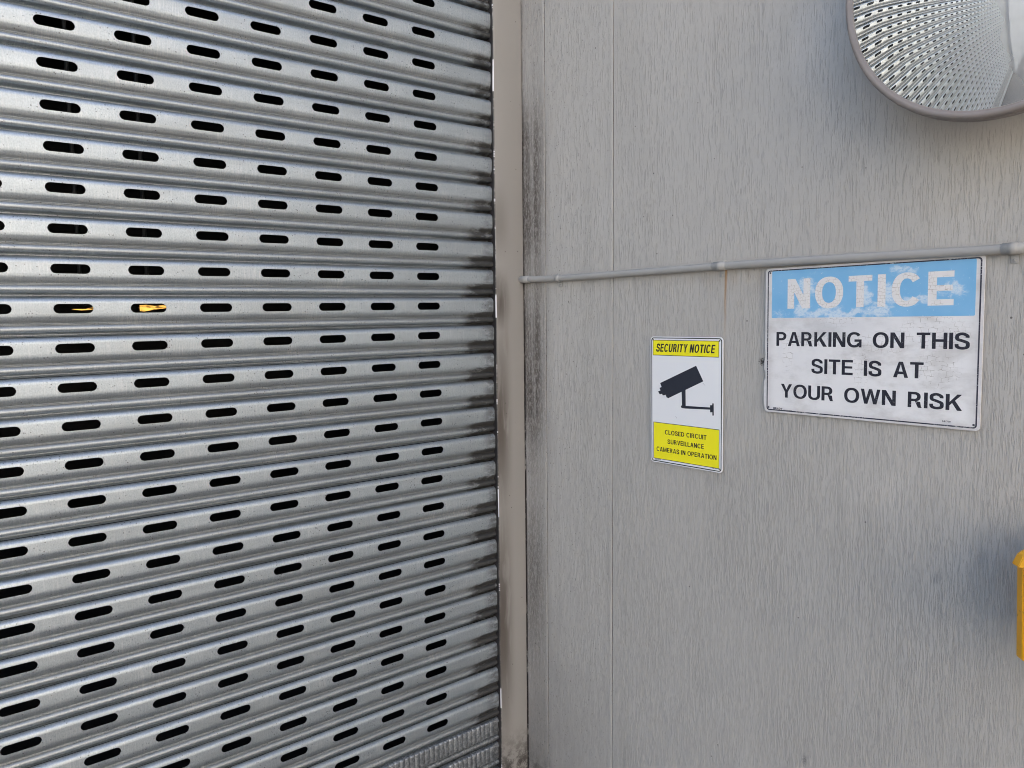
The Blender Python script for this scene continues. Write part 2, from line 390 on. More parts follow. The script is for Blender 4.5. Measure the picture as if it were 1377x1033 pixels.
def build_slat(slots):
    V, N, F = [], [], []
    def vert(x, d, dn, n): V.append((x, -d, -dn)); N.append((0, -n[0], n[1])); return len(V)-1
    xs = [XL-.02, XL*.5, 0.3, .8, 1.1, XE+.035]
    def strip(sec):
        nn = sec_normals(sec)
        g = [[vert(x, d, t, n) for x in xs] for (d, t), n in zip(sec, nn)]
        for A, B in zip(g, g[1:]):
            for i in range(len(xs)-1): F.append((A[i], B[i], B[i+1], A[i+1]))
    strip(SEC_TOP + SEC_FLAT[1:1]); strip(SEC_LOW); strip(SEC_LIP); strip(SEC_BEAD); strip(SEC_GAP)
    t0, t1 = SEC_FLAT[0][1], SEC_FLAT[-1][1]
    def dep(t):
        q = (t-t0)/(t1-t0)*2-1; return .00012*(1-q*q), -.00024*q/(t1-t0)*2
    def fv(x, t):
        d, s = dep(t); l = math.hypot(1, s); return vert(x, d, t, (1/l, s/l))
    def rect(xa, xb):
        ts = [t0, (t0*2+t1)/3, (t0+2*t1)/3, t1]
        g = [[fv(x, t) for x in (xa, xb)] for t in ts]
        for A, B in zip(g, g[1:]): F.append((A[0], B[0], B[1], A[1]))
    if not slots:
        return V, N, F
    tc = .024; LH, RH = .0360, .0097        # half length and half height of a slot
    k0 = -23; kmax = 6
    rect(XL-.02, X0+CS*(k0-.5)); rect(X0+CS*(kmax+.5), XE+.035)
    for k in range(k0, kmax+1):
        xc = X0 + CS*k; hw = CS/2; up, dn = tc-t0, t1-tc
        ring, outer = [], []
        cxx = LH-RH
        quads = [(+1, -1), (+1, +1), (-1, +1), (-1, -1)]   # (x side, down side)
        for sx, sy in quads:
            hh = dn if sy > 0 else up
            ca = math.atan2(hh, hw-cxx)
            an = [0, ca*.5, ca, ca+(math.pi/2-ca)*.33, ca+(math.pi/2-ca)*.66, math.pi/2]
            seq = an if (sx, sy) in ((1, 1), (-1, -1)) else an[::-1]
            for a in seq:
                c, s = math.cos(a), math.sin(a)
                m = min((hw-cxx)/c if c > 1e-6 else 9, hh/s if s > 1e-6 else 9)
                ring.append((sx*(cxx+RH*c), sy*RH*s)); outer.append((sx*(cxx+m*c), sy*m*s))
        n = len(ring)
        ri = [fv(xc+a, tc+b) for a, b in ring]; oi = [fv(xc+a, tc+b) for a, b in outer]
        for i in range(n):
            j = (i+1) % n
            if (Vector(ring[i])-Vector(ring[j])).length < 1e-7: continue
            F.append((oi[j], oi[i], ri[i], ri[j]))
        # cut edge of the sheet
        e0, e1 = [], []
        for i, (a, b) in enumerate(ring):
            px = max(-cxx, min(cxx, a)); nx, nz = (px-a), -(0-b)
            l = math.hypot(nx, nz) or 1; nr = (nx/l, 0, nz/l)
            d = dep(tc+b)[0]
            V.append((xc+a, -d, -(tc+b))); N.append(nr); e0.append(len(V)-1)
            V.append((xc+a, -d+.0014, -(tc+b))); N.append(nr); e1.append(len(V)-1)
        for i in range(n):
            j = (i+1) % n
            if (Vector(ring[i])-Vector(ring[j])).length < 1e-7: continue
            F.append((e0[j], e0[i], e1[i], e1[j]))
    return V, N, F
def slat_mesh(name, slots):
    V, N, F = build_slat(slots)
    me = bpy.data.meshes.new(name); me.from_pydata(V, [], F); me.materials.append(M_GALV)
    for p in me.polygons: p.use_smooth = True
    me.normals_split_custom_set_from_vertices(N)
    return me
SLAT = slat_mesh('slat', True)
sh = empty('roller_shutter', (0, YS, 0), 'galvanised steel roller shutter with rows of dark slots filling the doorway', 'roller shutter')
def row_top(r): return Z0 + r*P + .024
slat0 = bpy.data.objects.new('slat', SLAT)
first = True
for r in range(-15, 19):
    o = slat0 if first else slat0.copy(); first = False
    link(o, sh); o.location = (random.uniform(-.0022, .0022), random.uniform(-.0008, .0008), row_top(r)+random.uniform(-.0006, .0006))
    o.rotation_euler = (random.uniform(-.014, .014), random.uniform(-.0006, .0006), random.uniform(-.0006, .0006))
# the two lowest slats carry vertical flutes
def fluted_mesh():
    V, N, F = build_slat(False)
    pitch = .0166; x0, x1 = XL, 1.3665
    nx = int((x1-x0)/pitch*10)
    sec = [(-.0075, .0008), (-.0005, .0026), (0, .006), (0, .046), (-.0006, .0486), (-.0070, .0500)]
    g = []
    for d, t in sec:
        row = []
        for i in range(nx+1):
            x = x1 - (x1-x0)*i/nx
            ph = ((x1-x)/pitch) % 1.0
            w = .0026*math.sqrt(max(0, 1-((ph-.44)/.44)**2)) if ph < .88 else 0.0
            s = 1.0 if d > -.004 else 0.0
            dx = .0031*(math.sin(x*37)*.1)
            V.append((x, -(d+.0012+w*s+dx*.2), -t)); N.append((0, -1, 0)); row.append(len(V)-1)
        g.append(row)
    for A, B in zip(g, g[1:]):
        for i in range(nx): F.append((A[i+1], B[i+1], B[i], A[i]))
    # flat strip behind, from the flutes to the guide
    for xa, xb in ((1.3664, XE+.035),):
        q = []
        for d, t in ((-.004, .0008), (-.004, .0530)):
            for x in (xa, xb): V.append((x, -d, -t)); N.append((0, -1, 0)); q.append(len(V)-1)
        F.append((q[0], q[2], q[3], q[1]))
    me = bpy.data.meshes.new('fluted_slat'); me.from_pydata(V, [], F); me.materials.append(M_ZINC)
    for p in me.polygons: p.use_smooth = True
    return me
FL = fluted_mesh(); fl0 = bpy.data.objects.new('fluted_slat', FL)
for i, r in enumerate((-16, -17)):
    o = fl0 if i == 0 else fl0.copy()
    link(o, sh); o.location = (0, 0, row_top(r)); o['label'] = 'slat pressed with close vertical flutes'
zb = row_top(-18)
bm = bmesh.new(); box(bm, XL-.02, XE+.03, -.006, .018, .012, zb-.002, .004)
mesh_obj('bottom_rail', bm, M_GALV, sh)
bm = bmesh.new(); box(bm, XL+.01, XE+.01, -.004, .014, .001, .0115, .002)
mesh_obj('rubber_seal', bm, simple('black_rubber', (.015, .015, .015), .8), sh)
bm = bmesh.new(); tube(bm, [(XL-.05, .17, 3.2), (WX-.02, .17, 3.2)], .13, 32)
mesh_obj('roll_drum', bm, M_GALV, sh, True)

# ------------------------------------------------------------------ added glowing strips standing in for sunlit glints behind two slots
def mat_glint():
    t = NT('amber_glint_glow'); n = t.noise(t.scaled(30, 30, 160), 1, 3, .7, .6)
    c = t.mix(t.mapr(n, .42, .54), (.03, .012, .002), (1.0, .50, .10))
    t.set(Base_Color=(.5, .3, .05), Roughness=.4, Emission_Color=c, Emission_Strength=.26); return t.m  # glow stands in for sunlight on something inside
M_GLINT = mat_glint(); M_HOLDER = simple('glint_holder', (.03, .03, .03), .5)
def slot_glint(px, pts, label):
    # pts: outline of the glowing strip in metres, in the plane facing the shutter, at its place inside
    y = 2.60; s = y/YS
    cx_ = sum(p[0] for p in pts)/len(pts)*s; cz_ = H + sum(p[1] for p in pts)/len(pts)*s
    e = empty('garage_glint', (cx_, y, cz_), label, 'lamp')
    bm = bmesh.new()
    f = [bm.verts.new((p[0]*s-cx_, 0, H+p[1]*s-cz_)) for p in pts]; b = [bm.verts.new((p[0]*s-cx_, .012, H+p[1]*s-cz_)) for p in pts]
    n = len(pts); bm.faces.new(f); bm.faces.new(b[::-1])
    for i in range(n): bm.faces.new((f[i], b[i], b[(i+1) % n], f[(i+1) % n]))
    bmesh.ops.recalc_face_normals(bm, faces=bm.faces)
    mesh_obj('lens', bm, M_GLINT, e)  # the glowing strip itself, no real lamp
    bm = bmesh.new(); w = (max(p[0] for p in pts)-min(p[0] for p in pts))*s/2
    box(bm, -w*.9, w*.9, .0125, .03, -.0012, .0012, .0003); mesh_obj('glint_backing', bm, M_HOLDER, e)
    bm = bmesh.new(); tube(bm, [(0, .04, .013), (0, .04, 3.6-cz_)], .006, 10); mesh_obj('glint_rod', bm, M_HOLDER, e)  # backing and rod are invented to carry the glowing strip
GLINTS = True

# ------------------------------------------------------------------ lettering
def stroke(path, w, closed=False):
    """list of convex quads along a path with mitred joints"""
    n = len(path); pts = [Vector((p[0], p[1])) for p in path]; Ls, Rs = [], []
    for i in range(n):
        a = pts[i-1] if (i or closed) else None; b = pts[(i+1) % n] if (i < n-1 or closed) else None
        d1 = (pts[i]-a).normalized() if a is not None else None; d2 = (b-pts[i]).normalized() if b is not None else None
        if d1 is None: d1 = d2
        if d2 is None: d2 = d1
        t = (d1+d2).normalized(); nrm = Vector((-t.y, t.x)); k = 1/max(.5, nrm.dot(Vector((-d1.y, d1.x))))
        ww = w(i/(n-1), t) if callable(w) else w
        Ls.append(pts[i]+nrm*ww/2*k); Rs.append(pts[i]-nrm*ww/2*k)
    q = []
    for i in range(n if closed else n-1):
        j = (i+1) % n; q.append([tuple(Ls[i]), tuple(Rs[i]), tuple(Rs[j]), tuple(Ls[j])])
    return q
def rc(x0, x1, y0, y1): return [[(x0, y0), (x1, y0), (x1, y1), (x0, y1)]]
def ring_arc(cx_, cy_, rx, ry, wx, wy_, a0, a1, n=28, e=2.25):
    def pt(a, x, y):
        c, s = math.cos(a), math.sin(a); f = lambda v: math.copysign(abs(v)**(2/e), v)
        return (cx_+x*f(c), cy_+y*f(s))
    q = []
    for i in range(n):
        a, b = a0+(a1-a0)*i/n, a0+(a1-a0)*(i+1)/n
        q.append([pt(a, rx, ry), pt(b, rx, ry), pt(b, rx-wx, ry-wy_), pt(a, rx-wx, ry-wy_)])
    return q
PI = math.pi
def glyph(ch, w, h):
    """polygons of a grotesque capital, cap height 1, stem w, bar h; returns (width, polys)"""
    ov = .015
    if ch == 'I': return w, rc(0, w, 0, 1)
    if ch == 'N':
        W = .74; k = w*1.18
        return W, rc(0, w, 0, 1)+rc(W-w, W, 0, 1)+[[(0, 1), (k*.98, 1), (W, 0), (W-k*.98, 0)]]
    if ch == 'T': W = .68; return W, rc(0, W, 1-h, 1)+rc(W/2-w/2, W/2+w/2, 0, 1-h)
    if ch == 'E': W = .64; return W, rc(0, w, 0, 1)+rc(w, W, 0, h)+rc(w, W, 1-h, 1)+rc(w, W*.95, .5-h*.42, .5+h*.5)
    if ch == 'L': W = .58; return W, rc(0, w, 0, 1)+rc(w, W, 0, h)
    if ch == 'H': W = .74; return W, rc(0, w, 0, 1)+rc(W-w, W, 0, 1)+rc(w, W-w, .5-h*.4, .5+h*.6)
    if ch == 'O': W = .86; return W, ring_arc(W/2, .5, W/2, .5+ov, w, h, 0, 2*PI, 44)
    if ch == 'C':
        W = .80; return W, ring_arc(W/2+.01, .5, W/2, .5+ov, w, h, .62, 2*PI-.62, 40)
    if ch == 'G':
        W = .84; return W, ring_arc(W/2, .5, W/2, .5+ov, w, h, .62, 2*PI-.45, 40)+rc(W*.52, W, .53-h, .53)+rc(W-w*.82, W, .0, .53-h)
    if ch == 'D': W = .76; return W, rc(0, w, 0, 1)+rc(w, W*.42, 0, h)+rc(w, W*.42, 1-h, 1)+ring_arc(W*.42, .5, W*.58, .5, w, h, -PI/2, PI/2, 24, 2.2)
    if ch in 'PR':
        W = .68; b = .44; cy_ = 1-.5*(1-b+h*.25)
        ry = 1-cy_; q = rc(0, w, 0, 1)+rc(w, W*.5, 1-h, 1)+rc(w, W*.5, cy_-ry, cy_-ry+h)+ring_arc(W*.5, cy_, W*.5-(.02 if ch == 'P' else .03), ry, w, h, -PI/2, PI/2, 20, 2.2)
        if ch == 'R':
            W = .73; y0 = cy_-ry
            q += [[(W*.62-w*.5, y0+h*.1), (W*.86, y0+h*.0-.02), (W*.93, .06), (W*.93-w, .06)], [(W*.93-w, .06), (W*.93, .06), (W, 0), (W-w*1.1, 0)]]
        return W, q
    if ch == 'A':
        W = .78; t = w*1.06; a = W/2
        return W, [[(0, 0), (t, 0), (a, 1-.28*0-w*.9), (a-t*.55, 1)], [(a+t*.55, 1), (a, 1-w*.9), (W-t, 0), (W, 0)], [(a-t*.55, 1), (a, 1-w*.9), (a+t*.55, 1)]]+rc(W*.25, W*.75, .22, .22+h)
    if ch == 'V':
        W = .72; t = w*1.06; a = W/2
        return W, [[(0, 1), (t, 1), (a, w*.9), (a-t*.55, 0)], [(a+t*.55, 0), (a, w*.9), (W-t, 1), (W, 1)], [(a-t*.55, 0), (a+t*.55, 0), (a, w*.9)]]
    if ch == 'W':
        W = 1.08; t = w*.98; a, b = W*.27, W*.73; m = W/2
        return W, [[(0, 1), (t, 1), (a+t*.42, 0), (a-t*.5, 0)], [(a-t*.42, 0), (a+t*.5, 0), (m+t*.42, 1), (m-t*.48, 1)], [(m-t*.42, 1), (m+t*.48, 1), (b+t*.42, 0), (b-t*.5, 0)], [(b-t*.42, 0), (b+t*.5, 0), (W, 1), (W-t, 1)]]
    if ch == 'Y':
        W = .74; t = w*1.1; a = W/2
        return W, rc(a-w/2, a+w/2, 0, .42)+[[(0, 1), (t, 1), (a, .60), (a, .42), (a-w/2, .42)], [(W-t, 1), (W, 1), (a+w/2, .42), (a, .42), (a, .60)]]
    if ch == 'K':
        W = .78; t = w*1.1
        return W, rc(0, w, 0, 1)+[[(w, .30), (w, .30+t*1.05), (W-t*1.15, 1), (W-.02, 1)], [(W*.42-t*.3, .52), (W*.42+t*.42, .66), (W, 0), (W-t*1.15, 0)]]
    if ch == 'U': W = .74; return W, rc(0, w, .34, 1)+rc(W-w, W, .34, 1)+ring_arc(W/2, .34, W/2, .34+ov, w, h, PI, 2*PI, 26, 2.3)
    if ch == 'M': W = .88; a = W/2; t = w*.95; return W, rc(0, w, 0, 1)+rc(W-w, W, 0, 1)+[[(w, 1), (w, .62), (a-t*.45, 0), (a, 0), (a, .22)], [(W-w, 1), (a, .22), (a, 0), (a+t*.45, 0), (W-w, .62)]]
    if ch == 'B':
        return .7, rc(0, w, 0, 1)+rc(w, .4, 0, h)+rc(w, .4, 1-h, 1)+rc(w, .4, .5-h/2, .5+h/2)+ring_arc(.4, .26, .3, .26, w, h, -PI/2, PI/2, 10)+ring_arc(.4, .74, .27, .26, w, h, -PI/2, PI/2, 10)
    if ch == 'S':
        W = .70; m = w*.5
        c = [(.93*W-m*.75, .70), (.86*W-m*.4, .83), (.50*W, 1+ov-h/2), (.17*W+m*.2, .86), (.045*W+m*.75, .72), (.17*W+m*.2, .60), (.50*W, .515), (.84*W-m*.2, .41), (.965*W-m*.75, .275), (.85*W-m*.3, .13), (.50*W, h/2-ov), (.14*W+m*.3, .14), (.02*W+m*.75, .32)]
        return W, stroke(catmull(c, 5), lambda t, d: h + (w-h)*abs(d.y)**1.0*1.0)
    if ch in '01247':
        if ch == '0': return .6, ring_arc(.3, .5, .3, .5, w, h, 0, 2*PI, 16)
        if ch == '1': return .4, rc(.2, .2+w, 0, 1)
        if ch == '2': return .6, rc(0, .6, 0, h)+[[(0, h), (.2, h), (.6, .7), (.42, .7)]]+ring_arc(.3, .7, .3, .3, w, h, 0, PI, 10)
        if ch == '4': return .6, rc(.35, .35+w, 0, 1)+rc(0, .6, .22, .22+h)+[[(0, .36), (.14, .36), (.42, 1), (.3, 1)]]
        if ch == '7': return .6, rc(0, .6, 1-h, 1)+[[(.12, 0), (.3, 0), (.6, 1-h), (.42, 1-h)]]
    return .36, []
def letters(e, mat, name, s, ua, ub, v0, cap, z, w=.19, h=.165, gap=.095, space=.42, shear=0.0):
    """lay s between ua and ub (letter shapes scaled to fit), baseline v0, cap height cap; one mesh per word"""
    lay, x, wi = [], 0.0, 0
    for ch in s:
        if ch == ' ': x += space-gap; wi += 1; continue
        W, q = glyph(ch, w, h); lay.append((x, q, wi)); x += W+gap
    x -= gap; sx = (ub-ua)/x
    for k_ in range(wi+1):
        bm = bmesh.new()
        for gx, q, g in lay:
            if g != k_: continue
            for k, poly in enumerate(q):
                zz = z + (k % 7)*2.2e-5
                f = bm.faces.new([bm.verts.new((ua+(gx+a)*sx+shear*b*cap, v0+b*cap, zz)) for a, b in poly]); f.normal_update()
                if f.normal.z < 0: f.normal_flip()
        mesh_obj(name, bm, mat, e)
def rrect(hw, hh, r, n=6, cx_=0, cy_=0):
    pts = []
    for sx, sy, a0 in ((1, 1, 0), (-1, 1, PI/2), (-1, -1, PI), (1, -1, 1.5*PI)):
        for i in range(n+1):
            a = a0+PI/2*i/n; pts.append((cx_+sx*(hw-r)+r*math.cos(a), cy_+sy*(hh-r)+r*math.sin(a)))
    return pts
def plate(bm, pts, z0, z1, bev=.0004):
    n = len(pts); cx_ = sum(p[0] for p in pts)/n; cy_ = sum(p[1] for p in pts)/n
    def ins(p):
        d = Vector((cx_-p[0], cy_-p[1])).normalized()*bev; return (p[0]+d.x, p[1]+d.y)
    a = [bm.verts.new((*p, z0)) for p in pts]; b = [bm.verts.new((*p, z1-bev)) for p in pts]; c = [bm.verts.new((*ins(p), z1)) for p in pts]
    bm.faces.new(c); bm.faces.new(a[::-1])
    for A, B in ((a, b), (b, c)):
        for i in range(n): bm.faces.new((A[i], A[(i+1) % n], B[(i+1) % n], B[i]))
def flat_ring(bm, o, i_, z):
    A = [bm.verts.new((*p, z)) for p in o]; B = [bm.verts.new((*p, z)) for p in i_]; n = len(o)
    for k in range(n): bm.faces.new((A[k], A[(k+1) % n], B[(k+1) % n], B[k]))
def flat(bm, pts, z):
    f = bm.faces.new([bm.verts.new((*p, z)) for p in pts]); f.normal_update()
    if f.normal.z < 0: f.normal_flip()
def sign_root(name, cy_, cz_, roll, label, cat, stand=.006):
    e = empty(name, (WX-stand, wy(cy_), wz(cz_)), label, cat)
    m = Matrix(((0, 0, -1), (-1, 0, 0), (0, 1, 0))) @ Matrix.Rotation(roll, 3, 'Z')
    e.rotation_euler = m.to_euler(); return e

# ------------------------------------------------------------------ sign materials
def crack_mask(t, a, b):
    br = t.t.nodes.new('ShaderNodeTexBrick'); v = t.t.nodes.new('ShaderNodeVectorMath'); v.operation = 'ADD'
    nz = t.t.nodes.new('ShaderNodeTexNoise'); t.inp(nz, 'Vector', t.co()); nz.inputs['Scale'].default_value = 55
    sc_ = t.t.nodes.new('ShaderNodeVectorMath'); sc_.operation = 'SCALE'; t.inp(sc_, 0, nz.outputs['Color']); sc_.inputs['Scale'].default_value = .014
    t.inp(v, 0, t.co()); t.inp(v, 1, sc_.outputs[0]); t.inp(br, 'Vector', v.outputs[0])
    br.inputs['Scale'].default_value = 1; br.inputs['Brick Width'].default_value = a; br.inputs['Row Height'].default_value = b
    br.inputs['Mortar Size'].default_value = .00034; br.inputs['Mortar Smooth'].default_value = .6
    return br.outputs['Fac']
def mat_sign_white():
    t = NT('weathered_white_sign'); o = t.xyz(); x, y = o['X'], o['Y']
    col = t.mix(t.noise(t.co(), 9, 4), (.69, .685, .69), (.80, .79, .775))
    dirt = t.mul(t.mapr(t.noise(t.scaled(9, 16, 1), 1, 5, .65), .44, .68), .55)
    col = t.mix(dirt, col, (.45, .43, .41)); rim_ = t.mx(t.mapr(t.math('ABSOLUTE', x), .185, .214), t.mapr(t.math('ABSOLUTE', y), .135, .154)); col = t.mix(t.mul(t.mul(rim_, t.noise(t.co(), 30, 4, .7)), .7), col, (.36, .335, .32))
    grey = t.gauss(x, -.07, .17, y, .03, .045); col = t.mix(t.mul(grey, .35), col, (.50, .51, .56))
    cr = crack_mask(t, .013, .009)
    m = t.mx(t.gauss(x, -.055, .06, y, .043, .02), t.gauss(x, .13, .09, y, .02, .045), t.gauss(x, -.10, .07, y, .005, .02), t.gauss(x, .14, .06, y, -.05, .05), t.gauss(x, .04, .08, y, .0, .03), t.mul(t.gauss(x, 0, .03, y, -.05, .06), .7), t.mul(t.gauss(x, -.16, .02, y, -.02, .07), .8))
    m = t.mul(t.mapr(m, .05, .5), t.mapr(t.noise(t.co(), 75, 3, .6), .40, .56))
    col = t.mix(t.mul(t.mul(cr, m), .75), col, (.20, .17, .14))
    t.set(Base_Color=col, Roughness=.45); t.bump(t.sub(t.noise(t.co(), 60, 3), t.mul(t.mul(cr, m), 3)), .15, .001); return t.m
def mat_blue():
    t = NT('faded_blue_vinyl'); o = t.xyz(); x, y = o['X'], o['Y']
    n = t.noise(t.scaled(1, 1.5, 1), 60, 6, .72, .8); n2 = t.noise(t.scaled(120, 210, 1), 1, 4, .7, .5); big = t.noise(t.co(), 14, 3)
    col = t.mix(big, (.14, .39, .65), (.26, .51, .75))
    wx_ = t.add(x, t.mul(t.sub(t.noise(t.co(), 26, 3), .5), .05)); wy_ = t.add(y, t.mul(t.sub(t.noise(t.scaled(1, 1, 1, (4, 2, 0)), 26, 3), .5), .05))
    G = lambda a, ra, b, rb: t.gauss(wx_, a, ra, wy_, b, rb)
    m = t.mx(G(-.118, .040, .112, .045), G(-.128, .045, .066, .032), G(-.085, .075, .058, .022), G(-.03, .14, .055, .022), G(.004, .026, .092, .040),
             G(.030, .042, .062, .036), G(.052, .026, .092, .04), t.mul(G(.105, .07, .082, .020), .9), G(.163, .050, .097, .030), t.mul(G(.076, .04, .130, .018), .8), t.mul(G(-.185, .05, .056, .020), .6))
    e = t.mapr(t.add(m, t.mul(t.sub(n, .5), 1.6)), .34, .90)
    e = t.mx(t.mul(e, t.mapr(n2, .34, .52, .35, 1.0)), t.mul(t.mapr(n2, .64, .70), .5))
    col = t.mix(t.mul(e, .80), col, (.66, .73, .78))
    sp = t.mapr(t.voro(t.co(), 130), .14, .08); col = t.mix(t.mul(sp, t.mapr(n, .5, .7, 0, .7)), col, (.85, .87, .88))
    t.set(Base_Color=col, Roughness=.4); return t.m
def mat_headline():
    t = NT('cracked_cream_letters'); o = t.xyz()
    col = t.mix(t.noise(t.co(), 40, 4), (.69, .67, .65), (.77, .75, .73))
    cr = crack_mask(t, .009, .0065); m = t.mapr(t.noise(t.co(), 45, 3), .36, .56)
    col = t.mix(t.mul(t.mul(cr, m), .62), col, (.28, .21, .16))
    st = t.mapr(t.noise(t.scaled(60, 90, 1, (3, 1, 0)), 1, 4, .6), .62, .74); col = t.mix(t.mul(st, .5), col, (.42, .42, .46))
    t.set(Base_Color=col, Roughness=.5); return t.m
def mat_ink(name, col, wear, lo=.58):
    t = NT(name); o = t.xyz()
    n = t.noise(t.scaled(240, 420, 1), 1, 4, .7, .5); big = t.noise(t.co(), 22, 3)
    m = t.mul(t.mapr(n, lo, lo+.08), t.mapr(big, .42, .62))
    c = t.mix(t.mul(m, wear), col, (.62, .62, .64)); c = t.mix(t.mul(t.noise(t.co(), 60, 3), .3), c, tuple(v*2.2 for v in col))
    t.set(Base_Color=c, Roughness=.5); return t.m
M_SWHITE = mat_sign_white(); M_BLUE = mat_blue(); M_HEAD = mat_headline()
M_NAVY = mat_ink('navy_sign_ink', (.011, .011, .020), .6, .60); M_LINE = mat_ink('chipped_border_ink', (.020, .020, .036), 1.0, .54)
M_CLEAN = simple('clean_white_sign', (.75, .76, .775), .4); M_YEL = simple('yellow_sign_ink', (.86, .78, .010), .4)
M_BLACK = simple('black_sign_ink', (.010, .009, .012), .4); M_CAM = mat_ink('blue_black_sign_ink', (.012, .015, .026), .15, .66)
M_STEEL = simple('screw_steel', (.10, .10, .11), .45, .6)

def screws(e, pts, z):
    for x, y in pts:
        bm = bmesh.new(); bmesh.ops.create_uvsphere(bm, u_segments=12, v_segments=8, radius=.0021)
        for v in bm.verts: v.co = Vector((v.co.x+x, v.co.y+y, v.co.z*.45+z))
        mesh_obj('screw', bm, M_STEEL, e, True)

# ------------------------------------------------------------------ parking notice
cY, cZ = .722, -.0692
def U(y): return (cY-y)*K
def Vv(z): return (z-cZ)*K
e = sign_root('parking_sign', cY, cZ, .0125, 'large weathered white NOTICE sign with a peeling blue header about parking risk', 'sign')
hw, hh = .2088*K, .1502*K
bm = bmesh.new(); pts = rrect(hw, hh, .008)
# tatty left edge
pp = []
for x, y in pts: pp.append((x, y))
i = max(range(len(pp)), key=lambda k: (pp[k][0] < 0 and pp[k][1] > 0, -pp[k][0]))
left = [(-hw, .02), (-hw-.0006, -.012), (-hw+.0012, -.030), (-hw-.0016, -.046), (-hw-.0022, -.062), (-hw+.0012, -.066), (-hw+.0018, -.082), (-hw-.0012, -.086), (-hw-.0024, -.10), (-hw-.0022, -.13)]
k = max(idx for idx, p in enumerate(pp) if p[0] < 0 and p[1] > 0)
pp = pp[:k+1]+left+pp[k+1:]
plate(bm, pp, -.0008, .0008); mesh_obj('sign_plate', bm, M_SWHITE, e)
bm = bmesh.new(); flat_ring(bm, rrect(hw-.0052, hh-.0040, .006), rrect(hw-.0078, hh-.0064, .0045), .00092); mesh_obj('border_line', bm, M_LINE, e)
bm = bmesh.new(); plate(bm, rrect((.9157-.527)/2*K, (.0748+.0217)/2*K, .0025, 3, U((.9157+.527)/2), Vv((.0748-.0217)/2)), .00082, .00100, .0001); mesh_obj('blue_header', bm, M_BLUE, e)
letters(e, M_HEAD, 'headline_word', 'NOTICE', U(.8795), U(.5615), Vv(-.0030), .0600*K, .00112, w=.22, h=.18, gap=.155)
MS = dict(w=.185, h=.16, gap=.085, space=.62)
letters(e, M_NAVY, 'message_word', 'PARKING ON THIS', U(.9040), U(.5335), Vv(-.0795), .0288*K, .00096, **MS)
letters(e, M_NAVY, 'message_word', 'SITE IS AT', U(.8246), U(.6085), Vv(-.1334), .0292*K, .00096, **MS)
letters(e, M_NAVY, 'message_word', 'YOUR OWN RISK', U(.8925), U(.5425), Vv(-.1866), .0284*K, .00096, **MS)
letters(e, M_NAVY, 'maker_print', 'BRADY', U(.9095), U(.888), Vv(-.2128), .0042, .00096, w=.22, h=.2, space=.5)
letters(e, M_NAVY, 'maker_print', '041700', U(.5745), U(.5605), Vv(-.2085), .0030, .00096, w=.2, h=.18)
bm = bmesh.new(); flat(bm, [(U(.886), Vv(-.2128)), (U(.866), Vv(-.2128)), (U(.866), Vv(-.2122)), (U(.886), Vv(-.2122))], .00096)
mesh_obj('maker_line', bm, M_NAVY, e)
screws(e, [(-hw+.0115, hh-.0095), (hw-.0105, -hh+.0105), (-hw+.0105, -hh+.0105)], .0012)

# ------------------------------------------------------------------ security notice
cY, cZ = 1.1388, -.2211
e = sign_root('security_sign', cY, cZ, .0118, 'small white and yellow SECURITY NOTICE sign with a black camera picture', 'sign')
hw, hh = .1046*K, .1532*K
bm = bmesh.new(); plate(bm, rrect(hw, hh, .009), -.0008, .0008); mesh_obj('sign_plate', bm, M_CLEAN, e)
bm = bmesh.new(); flat_ring(bm, rrect(hw-.0026, hh-.0024, .0080), rrect(hw-.0050, hh-.0047, .0060), .00092); mesh_obj('border_line', bm, M_BLACK, e)
def panel(name, y0, y1, z0, z1):
    a, b = U(y0), U(y1); c, d = Vv(z0), Vv(z1); t = .0014
    bm = bmesh.new(); flat(bm, [(a, c), (b, c), (b, d), (a, d)], .00090); q = mesh_obj(name, bm, M_YEL, e)
    bm = bmesh.new(); flat_ring(bm, [(a-t, c-t), (b+t, c-t), (b+t, d+t), (a-t, d+t)], [(a, c), (b, c), (b, d), (a, d)], .00093); mesh_obj('outline', bm, M_BLACK, q)
panel('yellow_header', 1.2345, 1.0462, -.1120, -.0775); panel('yellow_footer', 1.2335, 1.0440, -.3640, -.2770)
letters(e, M_BLACK, 'headline_word', 'SECURITY NOTICE', U(1.2262), U(1.0575), Vv(-.1043), .0192*K, .00098, w=.24, h=.17, gap=.12, space=.5, shear=.16)
for s_, a, b, c in (('CLOSED CIRCUIT', 1.1990, 1.0778, -.3030), ('SURVEILLANCE', 1.1910, 1.0850, -.3249), ('CAMERAS IN OPERATION', 1.2250, 1.0500, -.3462)):
    letters(e, M_BLACK, 'message_word', s_, U(a), U(b), Vv(c), .0108*K, .00098, w=.205, h=.165, gap=.11, space=.52)
bm = bmesh.new()
def pic(pts, z): flat(bm, [(U(a), Vv(b)) for a, b in pts], z)
pic([(1.1076, -.1341), (1.0872, -.1690), (1.1884, -.2147), (1.1943, -.2130), (1.1966, -.2071), (1.2056, -.2096), (1.2079, -.2055), (1.2148, -.2075), (1.2203, -.2007), (1.2126, -.1976), (1.2158, -.1918), (1.2090, -.1891), (1.2137, -.1798)], .00092)
pic([(1.1491, -.1947), (1.1376, -.1896), (1.1370, -.2320), (1.1477, -.2348)], .00095)
pic([(1.1485, -.2285), (1.1370, -.2292), (1.0683, -.2274), (1.0682, -.2325), (1.1391, -.2357), (1.1490, -.2352), (1.1515, -.232)], .00098)
pic([(1.0684, -.2224), (1.0624, -.2218), (1.0625, -.2178), (1.0585, -.2174), (1.0580, -.2450), (1.0620, -.2454), (1.0621, -.2380), (1.0681, -.2386)], .00101)
mesh_obj('camera_picture', bm, M_CAM, e)
